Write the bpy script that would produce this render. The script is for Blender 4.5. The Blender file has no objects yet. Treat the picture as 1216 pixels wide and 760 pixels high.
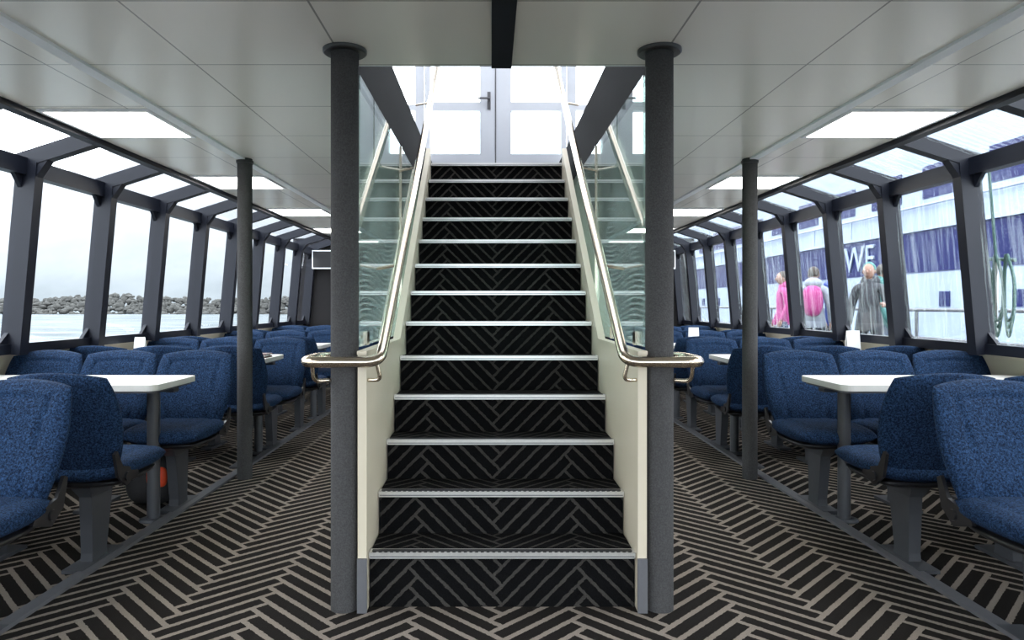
import bpy, math, random
from mathutils import Vector, Matrix
random.seed(7)
S = bpy.context.scene
COL = S.collection
S.view_settings.view_transform = 'Standard'
S.view_settings.exposure = .38

# ---------------------------------------------------------------- materials
class NT:
    def __init__(s, name):
        s.mat = bpy.data.materials.new(name); s.mat.use_nodes = True
        s.t = s.mat.node_tree; s.n = s.t.nodes; s.l = s.t.links
        s.b = s.n.get('Principled BSDF'); s.out = s.n.get('Material Output')
    def new(s, typ, **kw):
        nd = s.n.new(typ)
        for k, v in kw.items(): setattr(nd, k, v)
        return nd
    def put(s, sock, v):
        if hasattr(v, 'links') or isinstance(v, bpy.types.NodeSocket): s.l.new(v, sock)
        else: sock.default_value = v
    def m(s, op, a, b=None, c=None):
        nd = s.new('ShaderNodeMath', operation=op)
        for i, v in enumerate((a, b, c)):
            if v is not None: s.put(nd.inputs[i], v)
        return nd.outputs[0]
    def pos(s):
        g = s.new('ShaderNodeNewGeometry'); sp = s.new('ShaderNodeSeparateXYZ')
        s.l.new(g.outputs['Position'], sp.inputs[0]); return g.outputs['Position'], sp.outputs
    def mixc(s, f, a, b):
        nd = s.new('ShaderNodeMix', data_type='RGBA')
        s.put(nd.inputs[0], f); s.put(nd.inputs[6], a); s.put(nd.inputs[7], b)
        return nd.outputs[2]
    def noise(s, vec, scale, detail=3, rough=.55):
        nd = s.new('ShaderNodeTexNoise'); s.l.new(vec, nd.inputs['Vector'])
        nd.inputs['Scale'].default_value = scale; nd.inputs['Detail'].default_value = detail
        nd.inputs['Roughness'].default_value = rough
        return nd.outputs['Fac']
    def bump(s, h, strength=.3, dist=.01):
        nd = s.new('ShaderNodeBump'); nd.inputs['Strength'].default_value = strength
        nd.inputs['Distance'].default_value = dist
        s.l.new(h, nd.inputs['Height']); s.l.new(nd.outputs[0], s.b.inputs['Normal'])

def c4(c): return (c[0], c[1], c[2], 1)

def simple(name, col, rough=.5, metal=0, var=.12, nscale=30, bump=0, spec=.5, emis=None, es=0):
    t = NT(name)
    tc = t.new('ShaderNodeTexCoord').outputs['Object']
    f = t.noise(tc, nscale)
    a = c4([x*(1-var) for x in col]); b = c4([min(1, x*(1+var)) for x in col])
    t.put(t.b.inputs['Base Color'], t.mixc(f, a, b))
    t.b.inputs['Roughness'].default_value = rough; t.b.inputs['Metallic'].default_value = metal
    t.b.inputs['Specular IOR Level'].default_value = spec
    if bump: t.bump(f, bump, .004)
    if emis:
        t.b.inputs['Emission Color'].default_value = c4(emis); t.b.inputs['Emission Strength'].default_value = es
    return t.mat

def carpet_mat(name, w, n, th, dk, tn, yoff=0):
    t = NT(name); P, xyz = t.pos()
    x = xyz[0]; v = t.m('ADD', t.m('ADD', xyz[1], xyz[2]), yoff)
    wob = t.noise(P, 60, 2)
    wv = t.m('MULTIPLY', t.m('SUBTRACT', wob, .5), .014)
    c = .70711/w
    p = t.m('ADD', t.m('MULTIPLY', t.m('ADD', t.m('ADD', x, v), wv), c), 200.3)
    q = t.m('ADD', t.m('MULTIPLY', t.m('ADD', t.m('SUBTRACT', v, x), wv), c), 200.3)
    i = t.m('FLOOR', p); j = t.m('FLOOR', q); fp = t.m('FRACT', p); fq = t.m('FRACT', q)
    k = t.m('FLOORED_MODULO', t.m('SUBTRACT', i, j), 2*n)
    H = t.m('LESS_THAN', k, n-.5)
    def lo(f): return t.m('LESS_THAN', f, th)
    def hi(f): return t.m('GREATER_THAN', f, 1-th)
    def mx(*a):
        r = a[0]
        for b in a[1:]: r = t.m('MAXIMUM', r, b)
        return r
    lh = mx(lo(fq), hi(fq), t.m('MULTIPLY', t.m('LESS_THAN', k, .5), lo(fp)), t.m('MULTIPLY', t.m('GREATER_THAN', k, n-1.5), hi(fp)))
    lv = mx(lo(fp), hi(fp), t.m('MULTIPLY', t.m('GREATER_THAN', k, 2*n-1.5), lo(fq)), t.m('MULTIPLY', t.m('LESS_THAN', k, n+.5), hi(fq)))
    line = t.m('ADD', t.m('MULTIPLY', H, lh), t.m('MULTIPLY', t.m('SUBTRACT', 1, H), lv))
    nz = t.noise(P, 240, 4, .75)
    dark = t.mixc(nz, c4([d*.2 for d in dk]), c4([d*1.8 for d in dk]))
    tan = t.mixc(nz, c4([d*.25 for d in tn]), c4([d*1.75 for d in tn]))
    t.put(t.b.inputs['Base Color'], t.mixc(line, dark, tan)); t.b.inputs['Roughness'].default_value = .95
    t.b.inputs['Specular IOR Level'].default_value = .08
    t.bump(t.m('ADD', nz, t.m('MULTIPLY', line, .3)), .8, .006)
    return t.mat

def ceiling_mat():
    t = NT('ceiling_panels'); P, xyz = t.pos()
    ax = t.m('ABSOLUTE', xyz[0])
    u = t.m('FRACT', t.m('DIVIDE', t.m('ADD', ax, 2.4-.62), .6))
    v = t.m('FRACT', t.m('DIVIDE', t.m('ADD', xyz[1], 5.8-2.76), .58))
    lu = t.m('MAXIMUM', t.m('LESS_THAN', u, .006), t.m('GREATER_THAN', u, .994))
    lv = t.m('MAXIMUM', t.m('LESS_THAN', v, .006), t.m('GREATER_THAN', v, .994))
    line = t.m('MAXIMUM', lu, lv)
    nz = t.noise(P, 1.2, 2)
    base = t.mixc(nz, (.90, .85, .77, 1), (.93, .89, .83, 1))
    t.put(t.b.inputs['Base Color'], t.mixc(line, base, (.38, .36, .33, 1)))
    t.b.inputs['Roughness'].default_value = .25
    t.b.inputs['Specular IOR Level'].default_value = .6
    return t.mat

def fabric_mat():
    t = NT('blue_tweed_fabric'); tc = t.new('ShaderNodeTexCoord').outputs['Object']
    nz = t.noise(tc, 130, 4, .9); nb = t.noise(tc, 6, 2)
    ramp = t.new('ShaderNodeValToRGB'); t.l.new(nz, ramp.inputs[0])
    ramp.color_ramp.elements[0].position = .43; ramp.color_ramp.elements[0].color = (.002, .005, .014, 1)
    ramp.color_ramp.elements[1].position = .66; ramp.color_ramp.elements[1].color = (.030, .072, .165, 1)
    t.put(t.b.inputs['Base Color'], t.mixc(t.m('MULTIPLY', nb, .3), ramp.outputs[0], (.007, .018, .048, 1)))
    t.b.inputs['Roughness'].default_value = .9; t.b.inputs['Specular IOR Level'].default_value = .12
    t.bump(nz, .5, .004); return t.mat

def glass_mat(name, tint=(.95, .98, 1), pattern=None):
    t = NT(name); t.n.remove(t.b)
    tr = t.new('ShaderNodeBsdfTransparent'); tr.inputs[0].default_value = c4(tint)
    gl = t.new('ShaderNodeBsdfGlossy'); gl.inputs['Roughness'].default_value = .01
    lw = t.new('ShaderNodeLayerWeight'); lw.inputs['Blend'].default_value = .5
    fr = t.m('ADD', .05, t.m('MULTIPLY', t.m('POWER', lw.outputs['Facing'], 5), .95))
    mx = t.new('ShaderNodeMixShader'); t.l.new(fr, mx.inputs[0])
    t.l.new(tr.outputs[0], mx.inputs[1]); t.l.new(gl.outputs[0], mx.inputs[2])
    last = mx.outputs[0]
    P, xyz = t.pos()
    if pattern:
        df = t.new('ShaderNodeBsdfDiffuse'); df.inputs[0].default_value = (.80, .92, .90, 1)
        tl = t.new('ShaderNodeBsdfTranslucent'); tl.inputs[0].default_value = (.80, .92, .90, 1)
        ad = t.new('ShaderNodeMixShader'); ad.inputs[0].default_value = .5
        t.l.new(df.outputs[0], ad.inputs[1]); t.l.new(tl.outputs[0], ad.inputs[2])
        if pattern == 'rain':
            vo = t.new('ShaderNodeTexVoronoi'); vo.inputs['Scale'].default_value = 75
            t.l.new(P, vo.inputs['Vector'])
            msk = t.noise(P, 3.0, 3)
            d = t.m('LESS_THAN', vo.outputs['Distance'], t.m('MULTIPLY', msk, .5))
            mp = t.new('ShaderNodeMapping'); t.l.new(P, mp.inputs[0]); mp.inputs['Scale'].default_value = (1, 26, 1.6)
            stk = t.noise(mp.outputs[0], 1.5, 4, .6)
            sf = t.m('MULTIPLY', t.m('MAXIMUM', 0, t.m('SUBTRACT', stk, .47)), .9)
            f = t.m('MAXIMUM', t.m('MULTIPLY', d, .18), sf)
        else:
            s1 = t.m('MULTIPLY', t.m('SINE', t.m('MULTIPLY', xyz[1], 6.0)), .025)
            zz = t.m('ADD', xyz[2], s1)
            st = t.m('FRACT', t.m('MULTIPLY', zz, 42))
            edge = t.m('ADD', 1.45, t.m('MULTIPLY', t.m('SINE', t.m('MULTIPLY', xyz[1], 4.3)), .26))
            up = t.m('LESS_THAN', xyz[2], edge)
            f = t.m('ADD', t.m('MULTIPLY', t.m('MULTIPLY', t.m('LESS_THAN', st, .30), up), .16), .07)
        m2 = t.new('ShaderNodeMixShader'); t.put(m2.inputs[0], f)
        t.l.new(last, m2.inputs[1]); t.l.new(ad.outputs[0], m2.inputs[2]); last = m2.outputs[0]
    t.l.new(last, t.out.inputs[0]); return t.mat

def water_mat():
    t = NT('sea_water'); P, _ = t.pos()
    mp = t.new('ShaderNodeMapping'); t.l.new(P, mp.inputs[0]); mp.inputs['Scale'].default_value = (.35, 1, 1)
    n1 = t.noise(mp.outputs[0], .35, 6, .75)
    ramp = t.new('ShaderNodeValToRGB'); t.l.new(n1, ramp.inputs[0])
    ramp.color_ramp.elements[0].position = .4; ramp.color_ramp.elements[0].color = (.035, .048, .054, 1)
    ramp.color_ramp.elements[1].position = .62; ramp.color_ramp.elements[1].color = (.12, .14, .148, 1)
    t.l.new(ramp.outputs[0], t.b.inputs['Base Color'])
    t.b.inputs['Roughness'].default_value = .6; t.b.inputs['Specular IOR Level'].default_value = .12
    t.bump(n1, 1, .5); return t.mat

def hill_mat():
    t = NT('painted_mist_hillside'); P, xyz = t.pos()
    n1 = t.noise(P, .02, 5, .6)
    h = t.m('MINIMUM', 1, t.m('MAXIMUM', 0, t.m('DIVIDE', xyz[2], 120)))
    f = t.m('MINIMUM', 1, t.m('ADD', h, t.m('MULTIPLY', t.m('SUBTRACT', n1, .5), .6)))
    t.put(t.b.inputs['Base Color'], t.mixc(t.m('MAXIMUM', f, 0), (.120, .130, .135, 1), (.27, .275, .285, 1)))  # mist is painted into the colour, paler towards the top
    t.b.inputs['Roughness'].default_value = 1; t.b.inputs['Specular IOR Level'].default_value = 0
    return t.mat

M = {}
M['carpet'] = carpet_mat('herringbone_carpet', .070, 6, .155, (.014, .012, .011), (.235, .200, .170))
M['scarpet'] = carpet_mat('stair_carpet', .050, 9, .12, (.004, .004, .0045), (.050, .046, .042), yoff=.05)
M['ceil'] = ceiling_mat(); M['fabric'] = fabric_mat()
M['frame'] = simple('dark_window_frame', (.0055, .007, .014), .45, var=.1, spec=.28)
M['cream'] = simple('cream_panel', (.56, .50, .39), .45, var=.03, nscale=3)
M['white'] = simple('white_laminate', (.62, .61, .58), .3, var=.03)
M['whitep'] = simple('white_paint', (.82, .83, .86), .5, var=.02)
M['doorw'] = simple('door_white_paint', (.55, .57, .62), .5, var=.02)
M['steel'] = simple('brushed_steel', (.66, .57, .46), .20, metal=1, var=.06, nscale=80)
M['alu'] = simple('aluminium', (.72, .71, .68), .28, metal=.75, var=.10, nscale=120)
M['felt'] = simple('grey_felt', (.062, .061, .062), .95, var=.6, nscale=190, bump=.6, spec=.1)
M['feltd'] = simple('dark_felt', (.022, .021, .022), .95, var=.5, nscale=190, bump=.6, spec=.1)
M['legp'] = simple('grey_powdercoat', (.045, .048, .056), .45, var=.08)
M['black'] = simple('black_plastic', (.010, .010, .012), .35, var=.1)
M['flange'] = simple('dark_flange', (.06, .06, .06), .3, metal=.6, var=.1)
M['grey'] = simple('grey_strip', (.10, .10, .11), .5, var=.15)
M['light'] = simple('light_diffuser', (.9, .9, .9), .5, emis=(1, .97, .90), es=11)
M['upfill'] = simple('added_deck_glow', (.9, .9, .9), .5, emis=(.88, .93, 1), es=3.0)  # glow for the added fill panel over the upper deck
M['glass'] = glass_mat('window_glass')
M['rain'] = glass_mat('rain_spotted_glass', pattern='rain')
M['frost'] = glass_mat('frosted_wave_glass', tint=(.80, .92, .88), pattern='wave')
M['water'] = water_mat()
M['rock'] = simple('rock', (.038, .038, .035), .9, var=.85, nscale=.6)
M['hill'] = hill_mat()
M['navy'] = simple('navy_hull_paint', (.002, .006, .065), .35, var=.1, nscale=1, spec=.2)
M['shipw'] = simple('white_hull_paint', (.22, .27, .36), .4, var=.35, nscale=.6)
M['dock'] = simple('dock_concrete', (.12, .12, .12), .9, var=.3, nscale=4)
M['rope'] = simple('teal_rope', (.05, .10, .09), .85, var=.5, nscale=90)
M['brown'] = simple('brown_leather', (.07, .025, .02), .5, var=.3)
M['paper'] = simple('white_card', (.75, .75, .75), .6, var=.02)
M['orange'] = simple('orange_nylon', (.6, .06, .015), .6, var=.2)
M['bag'] = simple('black_nylon', (.012, .012, .014), .7, var=.4)
M['skin'] = simple('skin', (.22, .12, .085), .55, var=.06)
M['hair'] = simple('brown_hair', (.03, .02, .015), .7, var=.4)

# ---------------------------------------------------------------- mesh builder
class MB:
    def __init__(s): s.v = []; s.f = []; s.mi = []; s.sm = []; s.mats = []
    def mat(s, m):
        m = M[m] if isinstance(m, str) else m
        if m not in s.mats: s.mats.append(m)
        return s.mats.index(m)
    def add(s, vs, fs, m, smooth=False):
        o = len(s.v); k = s.mat(m)
        s.v += [tuple(v) for v in vs]
        for f in fs: s.f.append([o+i for i in f]); s.mi.append(k); s.sm.append(smooth)
    def box(s, x0, x1, y0, y1, z0, z1, m, b=0):
        x0, x1 = min(x0, x1), max(x0, x1); y0, y1 = min(y0, y1), max(y0, y1)
        vs = [(x, y, z) for z in (z0, z1) for y in (y0, y1) for x in (x0, x1)]
        s.add(vs, [(0, 2, 3, 1), (4, 5, 7, 6), (0, 1, 5, 4), (2, 6, 7, 3), (0, 4, 6, 2), (1, 3, 7, 5)], m)
    def beam(s, p0, p1, w, h, m, up=(0, 1, 0)):
        p0 = Vector(p0); p1 = Vector(p1); d = (p1-p0).normalized(); u = Vector(up); u = (u-d*u.dot(d)).normalized(); n = d.cross(u)
        vs = []
        for p in (p0, p1):
            for a, b in ((-1, -1), (1, -1), (1, 1), (-1, 1)): vs.append(p+u*a*w/2+n*b*h/2)
        s.add(vs, [(0, 3, 2, 1), (4, 5, 6, 7), (0, 1, 5, 4), (1, 2, 6, 5), (2, 3, 7, 6), (3, 0, 4, 7)], m)
    def prism(s, poly, axis, a0, a1, m):
        n = len(poly)
        def P(p, a):
            return {'x': (a, p[0], p[1]), 'y': (p[0], a, p[1]), 'z': (p[0], p[1], a)}[axis]
        vs = [P(p, a0) for p in poly]+[P(p, a1) for p in poly]
        fs = [list(range(n))[::-1], list(range(n, 2*n))]+[(i, (i+1) % n, n+(i+1) % n, n+i) for i in range(n)]
        s.add(vs, fs, m)
    def tube(s, pts, r, m, seg=12, cap=True):
        pts = [Vector(p) for p in pts]; n = len(pts)
        rs = r if isinstance(r, (list, tuple)) else [r]*n
        d0 = (pts[1]-pts[0]).normalized(); u = d0.orthogonal().normalized()
        vs = []
        for i, p in enumerate(pts):
            if i == 0: d = pts[1]-pts[0]
            elif i == n-1: d = pts[-1]-pts[-2]
            else: d = (pts[i+1]-pts[i]).normalized()+(pts[i]-pts[i-1]).normalized()
            d = d.normalized(); u = (u-d*u.dot(d)).normalized(); w = d.cross(u)
            for k in range(seg):
                a = 2*math.pi*k/seg; vs.append(p+(u*math.cos(a)+w*math.sin(a))*rs[i])
        fs = []
        for i in range(n-1):
            for k in range(seg):
                k2 = (k+1) % seg; fs.append((i*seg+k, i*seg+k2, (i+1)*seg+k2, (i+1)*seg+k))
        s.add(vs, fs, m, True)
        if cap:
            s.add(vs[:seg], [list(range(seg))[::-1]], m); s.add(vs[-seg:], [list(range(seg))], m)
    def lathe(s, cx, cy, prof, m, seg=32):
        vs = []; n = len(prof)
        for r, z in prof:
            for k in range(seg):
                a = 2*math.pi*k/seg; vs.append((cx+r*math.cos(a), cy+r*math.sin(a), z))
        fs = []
        for i in range(n-1):
            for k in range(seg):
                k2 = (k+1) % seg; fs.append((i*seg+k, i*seg+k2, (i+1)*seg+k2, (i+1)*seg+k))
        s.add(vs, fs, m, True)
        s.add(vs[:seg], [list(range(seg))[::-1]], m); s.add(vs[-seg:], [list(range(seg))], m)
    def ell(s, c, r, m, seg=16, rings=10, fn=None):
        vs = []; 
        for i in range(rings+1):
            th = math.pi*i/rings
            for k in range(seg):
                a = 2*math.pi*k/seg
                q = Vector((math.sin(th)*math.cos(a), math.sin(th)*math.sin(a), math.cos(th)))
                if fn: q = Vector(fn(q))
                vs.append((c[0]+r[0]*q.x, c[1]+r[1]*q.y, c[2]+r[2]*q.z))
        fs = []
        for i in range(rings):
            for k in range(seg):
                k2 = (k+1) % seg; fs.append((i*seg+k, (i+1)*seg+k, (i+1)*seg+k2, i*seg+k2))
        s.add(vs, fs, m, True)
    def pillow(s, N, Mv, front, back, m):
        A = [math.sin(math.pi/2*(-1+2*i/N)) for i in range(N+1)]
        C = [math.sin(math.pi/2*(-1+2*i/Mv)) for i in range(Mv+1)]
        vs = []
        for fn in (front, back):
            for c in C:
                for a in A: vs.append(fn(a, c))
        off = (N+1)*(Mv+1); fs = []
        def idx(i, j, side):
            if side and (i in (0, N) or j in (0, Mv)): side = 0
            return side*off+j*(N+1)+i
        for j in range(Mv):
            for i in range(N):
                fs.append((idx(i, j, 0), idx(i+1, j, 0), idx(i+1, j+1, 0), idx(i, j+1, 0)))
                fs.append((idx(i, j, 1), idx(i, j+1, 1), idx(i+1, j+1, 1), idx(i+1, j, 1)))
        s.add(vs, fs, m, True)
    def mesh(s, name):
        me = bpy.data.meshes.new(name); me.from_pydata(s.v, [], s.f)
        for mm in s.mats: me.materials.append(mm)
        me.polygons.foreach_set('material_index', s.mi); me.polygons.foreach_set('use_smooth', s.sm)
        me.validate(); me.update(); return me
    def obj(s, name, parent=None, loc=None, bevel=0):
        o = bpy.data.objects.new(name, s.mesh(name)); COL.objects.link(o)
        if parent: o.parent = parent
        if loc: o.location = loc
        if bevel:
            md = o.modifiers.new('bevel', 'BEVEL'); md.width = bevel; md.segments = 2; md.limit_method = 'ANGLE'
        return o

def fillet(pts, r=.05, n=6):
    pts = [Vector(p) for p in pts]; out = [pts[0]]
    for i in range(1, len(pts)-1):
        a, b, c = pts[i-1], pts[i], pts[i+1]
        rr = min(r, (b-a).length*.49, (c-b).length*.49)
        p = b+(a-b).normalized()*rr; q = b+(c-b).normalized()*rr
        for k in range(n+1):
            t = k/n; out.append(p*(1-t)**2+b*2*t*(1-t)+q*t*t)
    out.append(pts[-1]); return out

CZ = 2.10          # ceiling height
YB, YE = -2.4, 10.5
OX = .60; OY0, OY1 = 2.77, 6.30   # stairwell opening

# ---------------------------------------------------------------- room shell
b = MB(); b.box(-3.05, 3.05, YB, YE, -.08, 0, 'carpet'); b.obj('floor')
b = MB()
b.box(-2.30, -OX, YB, YE, CZ, CZ+.10, 'ceil'); b.box(OX, 2.30, YB, YE, CZ, CZ+.10, 'ceil')
b.box(-OX, OX, YB, OY0, CZ, CZ+.10, 'ceil'); b.box(-OX, OX, OY1, YE, CZ, CZ+.10, 'ceil')
b.obj('ceiling')
b = MB(); b.box(-3.05, 3.05, YE, YE+.08, 0, CZ+.05, 'feltd'); b.obj('wall_front')
b = MB(); b.box(-3.05, 3.05, YB-.08, YB, 0, .10, 'cream'); b.box(-3.05, 3.05, YB-.08, YB, CZ-.08, CZ+.05, 'cream')
for x in (-3.0, -2.0, -1.0, 0, 1.0, 2.0, 3.0): b.box(x-.05, x+.05, YB-.08, YB, .10, CZ-.08, 'frame')
b.box(-3.0, 3.0, YB-.045, YB-.037, .1, CZ-.08, 'glass')
b.obj('wall_back')
for sx, nm in ((-1, 'trim_1'), (1, 'trim_2')):
    b = MB(); b.box(sx*1.645, sx*1.70, YB, YE, CZ-.012, CZ, 'whitep'); b.box(sx*2.30, sx*2.36, YB, YE, CZ-.03, CZ+.12, 'frame'); b.obj(nm)
b = MB(); b.box(-.04, .04, YB, OY0, CZ-.012, CZ, 'frame'); b.obj('trim_3')
b = MB()
for sx in (-1, 1): b.box(sx*(OX-.02), sx*(OX-.002), OY0+.01, OY1, CZ-.05, CZ+.34, 'feltd')
b.box(-OX+.02, OX-.02, OY0+.001, OY0+.012, CZ+.0, CZ+.34, 'whitep')
b.obj('stairwell_fascia')
for sx in (-1, 1):
    for k in range(-2, 5):
        y0 = 3.38+1.73*k
        if y0 < YB: continue
        b = MB()
        b.box(sx*1.74, sx*2.25, y0+.02, y0+.53, CZ-.008, CZ, 'light')
        for (xa, xb, ya, yb) in ((1.72, 1.74, y0, y0+.55), (2.25, 2.27, y0, y0+.55), (1.74, 2.25, y0, y0+.02), (1.74, 2.25, y0+.53, y0+.55)):
            b.box(sx*xa, sx*xb, ya, yb, CZ-.012, CZ, 'whitep')
        b.obj('ceiling_light')
EX, EZ = 2.78, 1.98      # eave
WX, WZ = 2.88, .88       # sill
ys = [4.07+.81*i for i in range(-8, 8)]+[YE-.03]
wn = 0
for sx, nm in ((-1, 'left'), (1, 'right')):
    b = MB(); b.box(sx*2.98, sx*3.05, YB, YE, 0, .84, 'cream'); b.box(sx*2.90, sx*3.05, YB, YE, .835, .865, 'cream'); b.obj('wall_'+nm)
    b = MB()
    b.beam((sx*WX, YB, WZ+.0), (sx*WX, YE, WZ+.0), .06, .07, 'frame', up=(0, 0, 1))
    b.beam((sx*(EX+.005), YB, EZ-.03), (sx*(EX+.005), YE, EZ-.03), .10, .07, 'frame', up=(0, 0, 1))
    for y in ys:
        b.beam((sx*(WX-.025), y, WZ-.03), (sx*(EX-.025), y, EZ), .075, .12, 'frame')
        b.beam((sx*(EX+.03), y, EZ+.0), (sx*2.31, y, CZ+.04), .07, .09, 'frame')
        b.prism([(sx*(EX-.07), EZ-.10), (sx*(EX), EZ-.10), (sx*EX, EZ+.03), (sx*(EX-.16), EZ+.03)], 'y', y-.03, y+.03, 'frame')
    b.obj('window_mullions_'+nm)
    for a, c in zip(ys[:-1], ys[1:]):
        wn += 1; b = MB()
        y0, y1 = a+.036, c-.036
        g = 'rain' if sx > 0 else 'glass'
        z0, z1 = WZ+.03, EZ-.075
        def xa(z): return sx*(WX+(EX-WX)*(z-WZ)/(EZ-WZ))
        b.add([(xa(z0), y0, z0), (xa(z0), y1, z0), (xa(z1), y1, z1), (xa(z1), y0, z1)], [(0, 1, 2, 3)], g)
        for (yy, d) in ((y0, 1), (y1, -1)):
            for (zz, e, L) in ((z0, 1, .07), (z1, -1, .08)):
                t = .012
                P = [(yy, zz), (yy+d*L, zz), (yy, zz+e*L)]
                vs = [(xa(p[1])-sx*t, p[0], p[1]) for p in P]+[(xa(p[1])+sx*t, p[0], p[1]) for p in P]
                b.add(vs, [(0, 1, 2), (3, 5, 4), (0, 3, 4, 1), (1, 4, 5, 2), (2, 5, 3, 0)], 'frame')
        b.obj('window_%d' % wn)
        b = MB(); b.add([(sx*2.37, y0, CZ+.06), (sx*2.37, y1, CZ+.06), (sx*EX, y1, EZ+.03), (sx*EX, y0, EZ+.03)], [(0, 1, 2, 3)], g); b.obj('skylight')

# ---------------------------------------------------------------- staircase
SY0, TR, SZ0, RI = 2.587, .2247, .209, .168
NS = 13
b = MB()
HW = .50
for i in range(NS):
    y = SY0+TR*i; z = SZ0+RI*i; zb = z-RI if i else 0
    yend = y+TR+.02 if i < NS-1 else OY1
    b.box(-HW, HW, y+.02, yend, max(0, zb-.02), z-.006, 'scarpet')
    b.box(-HW, HW, y, y+.045, z-.020, z+.002, 'alu')
    b.box(-HW+.01, HW-.01, y+.014, y+.034, z+.002, z+.004, 'black')
    b.box(-HW+.005, HW-.005, y-.0015, y, z-.014, z-.011, 'grey')
    if i < 2:
        for q in range(46): b.box(-.485+q*.0213, -.485+q*.0213+.012, y+.003, y+.012, z+.002, z+.0045, 'black')
def nz(y): return SZ0+(y-SY0)/TR*RI
for sx in (-1, 1):
    yk = 3.50
    poly = [(2.56, 0), (2.56, .955), (yk, .955), (5.30, nz(5.30)+.09), (5.30, nz(5.3)-.35), (3.2, 0)]
    b.prism(poly, 'x', sx*.503, sx*.536, 'cream')
    b.beam((sx*.519, 2.55, .962), (sx*.519, yk, .962), .014, .036, 'cream', up=(0, 0, 1))
    b.beam((sx*.519, yk, .962), (sx*.519, 5.30, nz(5.3)+.097), .036, .014, 'cream', up=(1, 0, 0))
    b.box(sx*.501, sx*.537, 2.55, 2.56, 0, .20, 'grey')
b.prism([(3.2, 0), (3.25, 0), (5.35, nz(5.3)-.35), (5.3, nz(5.3)-.35)], 'x', -.503, .503, 'cream')
b.obj('staircase')

for sx in (-1, 1):
    X = sx*.44
    b = MB()
    path = fillet([(X, 5.35, nz(5.35)+.80), (X, 2.60, nz(2.6)+.80), (X, 2.475, .935), (sx*.715, 2.475, .935), (sx*.715, 2.70, .935), (sx*.60, 2.74, .935)], .055, 8)
    b.tube(path, .020, 'steel', 14)
    b.tube(fillet([(sx*.47, 2.55, .955), (sx*.45, 2.56, .86), (sx*.50, 2.575, .86)], .03), .008, 'steel', 8)
    b.tube(fillet([(sx*.69, 2.50, .93), (sx*.69, 2.52, .86), (sx*.64, 2.57, .86)], .03), .008, 'steel', 8)
    for y in (3.1, 3.9, 4.7):
        z = nz(y)+.80
        b.tube(fillet([(X, y, z-.015), (X, y, z-.07), (sx*.555, y, z-.09)], .03), .007, 'steel', 8)
    b.obj('stair_handrail')
    b = MB()
    b.box(sx*.557, sx*.567, 2.72, 5.25, .975, 2.045, 'frost')
    for (y, z) in ((2.85, 1.0), (3.4, 1.0)):
        b.box(sx*.548, sx*.576, y-.025, y+.025, z-.025, z+.03, 'steel')
    b.box(sx*.550, sx*.574, 3.93, 3.945, .975, 2.045, 'steel')
    b.obj('glass_balustrade')

for sx in (-1, 1):
    b = MB(); b.lathe(sx*.592, 2.60, [(.052, 0), (.052, CZ-.02), (.052, CZ)], 'felt', 40)
    b.lathe(sx*.592, 2.60, [(.076, CZ-.016), (.082, CZ-.012), (.082, CZ-.001)], 'flange', 40); b.obj('support_column')
    b = MB(); b.lathe(sx*1.662, 4.545, [(.048, 0), (.048, CZ)], 'felt', 32)
    b.lathe(sx*1.662, 4.545, [(.055, CZ-.03), (.055, CZ-.013)], 'flange', 32); b.obj('support_column')

# ---------------------------------------------------------------- upper deck
UF = SZ0+RI*(NS-1)
DY = 6.35
def wallrect(x0, x1, z0, z1, m='whitep', y0=DY, y1=DY+.05): b.box(x0, x1, y0, y1, z0, z1, m)
b = MB()
wallrect(-2.2, 2.2, 4.3, 4.6); wallrect(-2.2, -.66, UF, UF+.24); wallrect(.66, 2.2, UF, UF+.24)
for sx in (-1, 1):
    wallrect(sx*.66, sx*.74, UF+.24, 4.3, 'doorw'); wallrect(sx*1.5, sx*2.2, UF+.24, 4.3)
    b.box(sx*2.2, sx*2.26, 2.0, DY, CZ+.12, 4.6, 'whitep')
    wallrect(sx*.74, sx*1.5, 2.93, 2.98, 'doorw')
b.box(-2.26, 2.26, 1.95, 2.0, CZ+.12, 4.6, 'whitep')
b.obj('wall_upper_deck')
b = MB(); b.box(-2.26, 2.26, 1.95, DY+.05, 4.6, 4.66, 'whitep'); b.obj('ceiling_upper_deck')
b = MB(); b.box(-1.1, 1.1, 3.2, 5.8, 4.54, 4.595, 'upfill'); b.obj('added_upper_deck_fill')  # unseen glowing panel, added to brighten upper deck and stairs
b = MB()
for sx in (-1, 1):
    x0, x1 = (.004, .65)
    y0, y1 = DY-.02, DY+.04
    b.box(sx*x0, sx*(x0+.14), y0, y1, UF+.0, 4.29, 'doorw'); b.box(sx*(x1-.05), sx*x1, y0, y1, UF, 4.29, 'doorw')
    for (za, zb) in ((UF, UF+.30), (2.92, 3.0), (4.15, 4.29)): b.box(sx*(x0+.14), sx*(x1-.05), y0, y1, za, zb, 'doorw')
    b.box(sx*(x0+.14), sx*(x1-.05), DY-.004, DY+.004, UF+.3, 4.15, 'glass')
b.box(-.006, .006, DY-.026, DY-.018, UF, 4.29, 'grey')
b.tube(fillet([(-.06, DY-.02, 3.02), (-.06, DY-.07, 3.02), (-.16, DY-.07, 3.02)], .02), .01, 'grey', 8)
b.box(-.075, -.045, DY-.03, DY-.02, 2.93, 3.09, 'grey')
b.obj('door_1')

for sx, nm in ((-1, 'trim_4'), (1, 'trim_5')):
    b = MB(); b.box(sx*1.735, sx*1.79, YB, YE, 0, .014, 'grey'); b.obj(nm)

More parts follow.
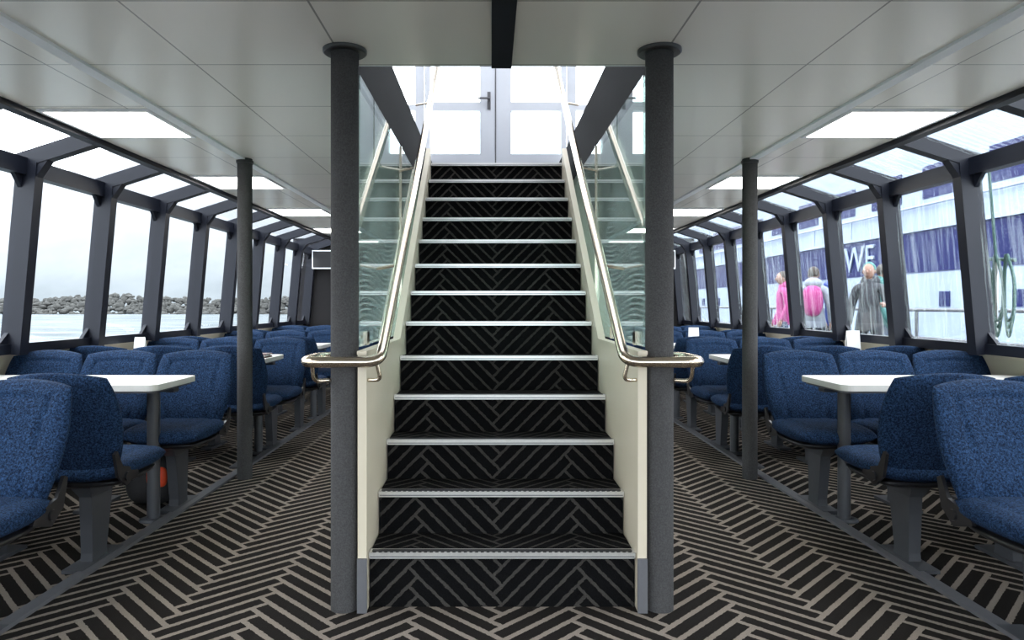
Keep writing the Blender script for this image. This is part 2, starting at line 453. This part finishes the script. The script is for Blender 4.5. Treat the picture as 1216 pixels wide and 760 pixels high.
# ---------------------------------------------------------------- seats
def seat_mesh():
    b = MB()
    def sq(a, c, k=.42): return a*math.sqrt(1-c*c*k/2), c*math.sqrt(1-a*a*k/2)
    def thick(a, c): return (max(0, 1-abs(a)**4)*max(0, 1-abs(c)**5))**.45
    def backf(side):
        def f(a, c):
            x, zc = sq(a, c, .40)
            t = (c*math.sqrt(1-a*a*(.40 if c > 0 else .15)/2)+1)/2
            hw = .190+.050*math.sin(min(1, t*1.3)*math.pi/2)-.010*t
            X = x*hw; Z = .40+t*.465
            T = thick(a, c)
            y = .0+.15*(t**1.3)-.040*(x*x)*(.4+.6*t)
            if side > 0:
                off = -.045*T
                sx = .130-.018*math.cos(t*3.0)
                off += .014*math.exp(-((abs(X)-sx)/.006)**2)*(1 if .1 < t < .90 else 0)
                off += .012*math.exp(-((t-.88+.08*x*x)/.014)**2)*(1 if abs(X) < sx else 0)
                off += -.012*math.exp(-((t-.25)/.18)**2)*T
                y += off
            else: y += .040*T
            return (X, y, Z)
        return f
    b.pillow(40, 44, backf(1), backf(-1), 'fabric')
    def seatf(side):
        def f(a, c):
            x, yc = sq(a, c, .4); T = thick(a, c)
            X = x*.228; Y = -.185+yc*.235
            z = .425+.012*x*x
            if side > 0:
                z += .055*T
                z -= .009*math.exp(-((abs(X)-.14)/.008)**2)
            else: z -= .045*T
            return (X, Y, z)
        return f
    b.pillow(28, 28, seatf(1), seatf(-1), 'fabric')
    def panf(side):
        def f(a, c):
            x, yc = sq(a, c, .5); T = thick(a, c)
            return (x*.20, -.18+yc*.20, .385+(.01 if side > 0 else -.035)*T)
        return f
    b.pillow(12, 12, panf(1), panf(-1), 'black')
    for sx in (-1, 1):
        pts = [(-.12, .40), (-.02, .37), (.045, .42), (.07, .52), (.05, .53), (.01, .46), (-.10, .43)]
        b.prism(pts, 'x', sx*.205, sx*.218, 'black')
        b.tube([(sx*.20, -.02, .41), (sx*.226, -.02, .41)], .020, 'black', 12)
    p = []
    for (z, y0, y1, w) in ((.0, -.21, -.09, .028), (.05, -.205, -.095, .026), (.30, -.245, -.085, .028), (.37, -.33, -.03, .05)):
        p.append([(-w, y0, z), (w, y0, z), (w, y1, z), (-w, y1, z)])
    vs = [q for r in p for q in r]; fs = [(3, 2, 1, 0), (12, 13, 14, 15)]
    for i in range(3):
        for k in range(4): fs.append((i*4+k, i*4+(k+1) % 4, (i+1)*4+(k+1) % 4, (i+1)*4+k))
    b.add(vs, fs, 'legp')
    b.box(-.045, .045, -.31, .01, .0, .016, 'legp')
    return b.mesh('upholstered_chair')
SM = seat_mesh()
def seat(x, y, rot):
    o = bpy.data.objects.new('upholstered_chair', SM); COL.objects.link(o)
    o.location = (x, y, 0.0); o.rotation_euler = (0, 0, rot)
PER = 1.65
for sx in (-1, 1):
    for k in range(0, 5):
        for xc in (1.812, 2.268, 2.718):
            jx = random.uniform(-.005, .005); jr = random.uniform(-.02, .02)
            if 2.48+PER*k < YE-.3: seat(sx*(xc-(.03 if k == 0 else 0))+jx, 2.42+PER*k, jr)
            if 2.82+PER*k < YE-.8: seat(sx*xc+jx, (3.16 if k == 1 else 2.93)+PER*k, math.pi+jr)
def rrect(x0, x1, y0, y1, r, n=6):
    out = []
    for (cx, cy, a0) in ((x1-r, y1-r, 0), (x0+r, y1-r, 90), (x0+r, y0+r, 180), (x1-r, y0+r, 270)):
        for k in range(n+1):
            a = math.radians(a0+90*k/n); out.append((cx+r*math.cos(a), cy+r*math.sin(a)))
    return out
for sx in (-1, 1):
    for k in range(4):
        yc = 3.66+PER*k
        b = MB(); x0, x1 = sorted((sx*1.70, sx*2.90))
        b.prism(rrect(x0, x1, yc-.25, yc+.25, .05), 'z', .712, .742, 'white')
        b.prism(rrect(x0+.02, x1-.02, yc-.23, yc+.23, .04), 'z', .700, .712, 'grey')
        for X in (1.83, 2.70):
            b.tube([(sx*X, yc, .70), (sx*X, yc, .012)], .032, 'legp', 16)
            b.lathe(sx*X, yc, [(.07, 0), (.07, .008), (.034, .016)], 'legp', 20)
            b.box(sx*X-.12, sx*X+.12, yc-.03, yc+.03, .68, .70, 'legp')
        b.obj('dining_table')

b = MB(); yc = 3.66+PER
b.box(-1.95, -1.73, yc-.13, yc+.02, .742, .752, 'brown'); b.box(-1.94, -1.74, yc-.12, yc+.01, .752, .762, 'paper'); b.box(-1.95, -1.73, yc-.13, yc+.02, .762, .770, 'brown')
b.obj('menu_folder')
def tent(x, y, z, w=.10, h=.17):
    b = MB(); t = .003
    b.prism([(y-.035, z), (y-.032, z), (y, z+h), (y-.003, z+h)], 'x', x-w/2, x+w/2, 'paper')
    b.prism([(y+.032, z), (y+.035, z), (y+.001, z+h), (y-.002, z+h)], 'x', x-w/2, x+w/2, 'paper')
    b.box(x-w/2, x+w/2, y-.032, y+.032, z, z+.003, 'paper')
    b.obj('menu_card')
tent(2.74, 3.66+PER, .742, .10, .20); tent(-2.74, 3.66+PER, .742, .08, .15); tent(2.0, 3.66+PER*2, .742)
b = MB()
b.ell((-1.985, 3.98, .15), (.14, .11, .15), 'bag', 18, 12, lambda q: (math.copysign(abs(q.x)**.6, q.x), math.copysign(abs(q.y)**.6, q.y), math.copysign(abs(q.z)**.75, q.z)))
b.ell((-1.925, 3.89, .17), (.06, .03, .06), 'orange', 14, 10, lambda q: (math.copysign(abs(q.x)**.6, q.x), q.y, math.copysign(abs(q.z)**.7, q.z)))
b.tube(fillet([(-2.06, 3.95, .28), (-2.05, 3.93, .33), (-1.99, 3.93, .33), (-1.98, 3.95, .28)], .03), .008, 'orange', 8)
b.obj('backpack')
for sx in (-1, 1):
    b = MB(); x = sx*2.55
    b.box(x-.18, x+.18, YE-.13, YE-.09, 1.68, 1.96, 'whitep'); b.box(x-.165, x+.165, YE-.134, YE-.13, 1.70, 1.945, 'black')
    b.box(x-.05, x+.05, YE-.09, YE-.001, 1.76, 1.88, 'black'); b.obj('television', bevel=.004)

# ---------------------------------------------------------------- outside
b = MB(); b.box(-900, 900, -300, 1500, -1.0, -.9, 'water'); b.obj('sea_water')
b = MB(); rnd = random.Random(3)
for k in range(2600):
    u = rnd.random(); X = -190+u*150; h = rnd.random(); Y = 150+ (h)*9+rnd.uniform(-1, 1)
    Z = -1.0+h*4.2*(.9+.12*math.sin(X*.13))+rnd.uniform(-.3, .2)
    r = rnd.uniform(.4, .9); sd = [rnd.uniform(.65, 1.25) for _ in range(8)]
    b.ell((X, Y, Z), (r*sd[0], r*sd[1], r*.8*sd[2]), 'rock', 6, 4, lambda q: (q.x*(sd[3] if q.y > 0 else sd[4]), q.y, q.z*(sd[5] if q.x > 0 else sd[6])))
b.sm = [False]*len(b.sm)
b.obj('rock_breakwater')
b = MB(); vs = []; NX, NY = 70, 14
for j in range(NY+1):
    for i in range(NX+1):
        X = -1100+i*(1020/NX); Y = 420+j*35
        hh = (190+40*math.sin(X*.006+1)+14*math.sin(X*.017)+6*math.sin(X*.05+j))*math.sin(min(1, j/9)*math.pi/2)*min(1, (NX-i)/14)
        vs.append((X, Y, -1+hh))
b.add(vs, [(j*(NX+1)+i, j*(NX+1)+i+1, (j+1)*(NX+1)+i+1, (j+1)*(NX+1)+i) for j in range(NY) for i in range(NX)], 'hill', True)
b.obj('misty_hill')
ship = bpy.data.objects.new('moored_ship', None); COL.objects.link(ship)
b = MB()
b.box(12.0, 20, 9, 70, -.95, 2.05, 'shipw'); b.box(11.97, 20, 9, 70, 2.05, 3.25, 'navy'); b.box(12.1, 20, 9, 70, 3.25, 7.5, 'shipw')
b.box(11.9, 12.05, 9, 70, 3.2, 3.3, 'shipw'); b.box(11.95, 12.05, 9, 70, -.95, .2, 'navy')
for k in range(20):
    y = 10+k*2.6; b.box(12.08, 12.12, y, y+1.6, 4.1, 5.0, 'navy')
    b.box(11.96, 12.0, y+.3, y+.7, 1.1, 1.5, 'navy')
    b.tube([(11.95, y, 3.3), (11.95, y, 3.9)], .03, 'shipw', 6)
b.tube([(11.95, 9, 3.9), (11.95, 70, 3.9)], .035, 'shipw', 6); b.obj('hull', ship)
cu = bpy.data.curves.new('lettering', 'FONT'); cu.body = 'WE'; cu.size = 1.2; cu.extrude = .02; cu.materials.append(M['shipw'])
o = bpy.data.objects.new('lettering', cu); COL.objects.link(o); o.parent = ship
o.location = (11.94, 23.4, 2.22); o.rotation_euler = (math.radians(90), 0, math.radians(-90))
b = MB(); b.box(4.2, 8.5, 5.5, 45, -.25, -.02, 'dock')
for k in range(9): b.box(4.25, 4.55, 6+k*4.5, 6.3+k*4.5, -.95, -.25, 'dock')
b.obj('dock')
b = MB()
for k in range(20): b.tube([(7.6, 6+k*1.6, -.02), (7.6, 6+k*1.6, 1.05)], .03, 'legp', 8)
for z in (.55, 1.05): b.tube([(7.6, 6, z), (7.6, 6+19*1.6, z)], .03, 'legp', 8)
b.obj('dock_railing')
b = MB()
for k in range(16):
    y = 4.34+k*.024; xo = 3.20+.02*(k % 4); zb = .98+.07*math.sin(k*2.1)
    pts = [(xo, y, 1.46), (xo+.01, y-.05, 1.3), (xo, y-.06, 1.1), (xo, y-.01, zb-.02), (xo+.02, y+.05, 1.1), (xo+.01, y+.04, 1.3), (xo, y+.01, 1.46)]
    b.tube(fillet(pts, .08, 4), .008, 'rope', 8)
b.tube(fillet([(3.24, 4.32, 1.42), (3.20, 4.5, 1.44), (3.24, 4.72, 1.42)], .05), .012, 'rope', 8)
b.tube([(3.25, 4.50, 1.44), (3.2, 4.5, 2.05)], .009, 'rope', 8)
b.tube([(3.051, 4.5, .80), (3.25, 4.5, .80), (3.25, 4.5, 1.44)], .012, 'alu', 8)
b.obj('mooring_rope')

# ---------------------------------------------------------------- people on the dock
def person(name, loc, rot, jacket, trousers, hairm, hood=False, pack=None, bend=0, lift=0):
    V = []; E = []; R = []
    def add(p, r, par=None):
        V.append(p); R.append(r)
        if par is not None: E.append((par, len(V)-1))
        return len(V)-1
    pel = add((0, 0, .95), .145); bel = add((0, -.005, 1.10), .14, pel); ch = add((0, 0, 1.27), .16, bel)
    up = add((0, .005, 1.41), .10, ch); nk = add((0, .0, 1.49), .055, up); add((0, -.01, 1.555), .052, nk)
    wr = []
    for s in (-1, 1):
        sh = add((s*.165, .01, 1.40), .075, up); 
        l = lift if s > 0 else 0
        el = add((s*.235, .03-l*.08, 1.14+l*.02), .055, sh)
        w = add((s*.235, -.07-l*.20, .92+l*.25), .040, el); h = add((s*.232, -.085-l*.24, .87+l*.28), .030, w); wr.append(V[h])
        hp = add((s*.10, 0, .87), .098, pel); kn = add((s*.115, -.02*(1+s), .49), .068, hp)
        an = add((s*.12, .03, .10), .048, kn); add((s*.13, -.12, .045), .042, an)
    me = bpy.data.meshes.new('tmp'); me.from_pydata(V, E, []); o = bpy.data.objects.new('tmp', me); COL.objects.link(o)
    sk = o.modifiers.new('s', 'SKIN'); sk.use_smooth_shade = True
    for i, sv in enumerate(me.skin_vertices[0].data): sv.radius = (R[i], R[i]*(.78 if i < 4 else 1)); sv.use_root = (i == 0)
    sd = o.modifiers.new('d', 'SUBSURF'); sd.levels = 2; sd.render_levels = 2
    dg = bpy.context.evaluated_depsgraph_get(); dg.update()
    m2 = bpy.data.meshes.new_from_object(o.evaluated_get(dg)); bpy.data.objects.remove(o)
    b = MB()
    vs = [v.co.copy() for v in m2.vertices]
    groups = {}
    for p in m2.polygons:
        c = p.center
        if c.z > 1.49 and abs(c.x) < .1: m = M['skin']
        elif c.z < .09: m = M['black']
        elif any((Vector(w)-c).length < .045 for w in wr): m = M['skin']
        elif c.z < .86 and abs(c.x) < .215: m = trousers
        else: m = jacket
        groups.setdefault(m.name, (m, []))[1].append(tuple(p.vertices))
    off = len(b.v); b.v += [tuple(v) for v in vs]
    for m, fs in groups.values():
        k = b.mat(m)
        for f in fs: b.f.append([off+i for i in f]); b.mi.append(k); b.sm.append(True)
    def hd(q):
        x, y, z = q
        w = 1-.22*max(0, -z)**1.2; y2 = y
        return (x*w, y2*(1-.10*max(0, -z)), z)
    hc = (0, -.02, 1.635)
    b.ell(hc, (.076, .096, .115), 'skin', 22, 16, hd)
    b.ell((0, -.118, 1.62), (.013, .02, .022), 'skin', 10, 8)
    for s in (-1, 1):
        b.ell((s*.030, -.103, 1.645), (.012, .008, .007), 'paper', 8, 6); b.ell((s*.030, -.110, 1.645), (.005, .004, .005), 'black', 8, 6)
        b.ell((s*.078, -.015, 1.63), (.010, .02, .03), 'skin', 8, 8)
    b.ell((0, -.108, 1.578), (.024, .008, .006), M['brown'], 8, 6)
    b.ell((0, -.002, 1.665), (.086, .098, .102), hairm, 20, 14, lambda q: (q.x, q.y*(1 if q.y > -.5 else .86), q.z*(1 if q.z > 0 else .9)) if q.y > -.55 or q.z > .45 else (q.x*.8, q.y*.75, q.z*.8))
    if hood:
        b.ell((0, .06, 1.50), (.13, .10, .09), jacket, 18, 12)
    for s, w in zip((-1, 1), wr):
        d = Vector((0, -.35, -1)).normalized() if not (lift and s > 0) else Vector((0, -.9, .3)).normalized()
        w = Vector(w)+d*.01
        b.ell(w+d*.02, (.018, .034, .040), 'skin', 10, 8)
        for fi, (oy, L) in enumerate(((-.026, .062), (-.009, .072), (.009, .066), (.025, .052))):
            st = w+d*.045+Vector((0, oy, 0)); md = st+d*L*.55; en = md+(d+Vector((-s*.6, 0, 0))).normalized()*L*.45
            b.tube([st, md, en], [.0085, .0078, .006], 'skin', 6)
        st = w+Vector((0, -.028, .0)); b.tube([st, st+d*.03+Vector((-s*.012, -.014, 0)), st+d*.055+Vector((-s*.016, -.010, 0))], [.010, .009, .007], 'skin', 6)
    b.lathe(0, 0, [(.16, .80), (.178, .83), (.172, .90)], jacket, 22)
    b.lathe(0, 0, [(.075, 1.46), (.072, 1.52), (.066, 1.525)], jacket, 18)
    if pack:
        b.ell((0, .19, 1.22), (.15, .10, .24), pack, 16, 12, lambda q: (math.copysign(abs(q.x)**.7, q.x), q.y, math.copysign(abs(q.z)**.8, q.z)))
        for s in (-1, 1): b.tube(fillet([(s*.09, .12, 1.40), (s*.10, -.02, 1.47), (s*.10, -.14, 1.33), (s*.11, -.06, 1.08), (s*.1, .12, 1.05)], .06), .015, pack, 8)
    o = b.obj(name); o.location = loc; o.rotation_euler = (0, 0, rot); return o
mk = lambda n, c: simple(n, c, .7, var=.15)
jt = mk('teal_jacket', (.015, .12, .11)); jp = mk('pink_jacket', (.26, .015, .13)); jd = mk('charcoal_jacket', (.015, .017, .024)); jw = mk('pale_jacket', (.18, .20, .24)); jb = mk('blue_jacket', (.01, .03, .17))
td = mk('dark_trousers', (.012, .014, .02)); tb = mk('blue_jeans', (.02, .04, .08))
person('person_standing', (5.30, 9.75, -.02), math.radians(-40), jd, td, jt, True, None, lift=1)
person('person_standing', (5.75, 10.2, -.02), math.radians(60), jt, tb, M['hair'], True)
person('person_standing', (5.05, 10.9, -.02), math.radians(150), jw, td, M['hair'], True, jp)
person('person_standing', (5.2, 12.4, -.02), math.radians(-100), jp, tb, M['hair'], True)
person('person_standing', (5.9, 12.0, -.02), math.radians(10), jb, td, M['hair'], True)

# ---------------------------------------------------------------- world / camera
w = bpy.data.worlds.new('overcast'); S.world = w; w.use_nodes = True
bg = w.node_tree.nodes['Background']; bg.inputs[0].default_value = (.90, .95, 1, 1); bg.inputs[1].default_value = 6.0

cam = bpy.data.cameras.new('camera'); co = bpy.data.objects.new('camera', cam); COL.objects.link(co)
co.location = (-.042, 0, 1.14); co.rotation_euler = (math.radians(90), 0, 0)
cam.sensor_width = 36; cam.lens = 820/1216*36; cam.shift_x = 25/1216; cam.shift_y = -18/1216; cam.clip_end = 3000; cam.clip_start = .02
S.camera = co
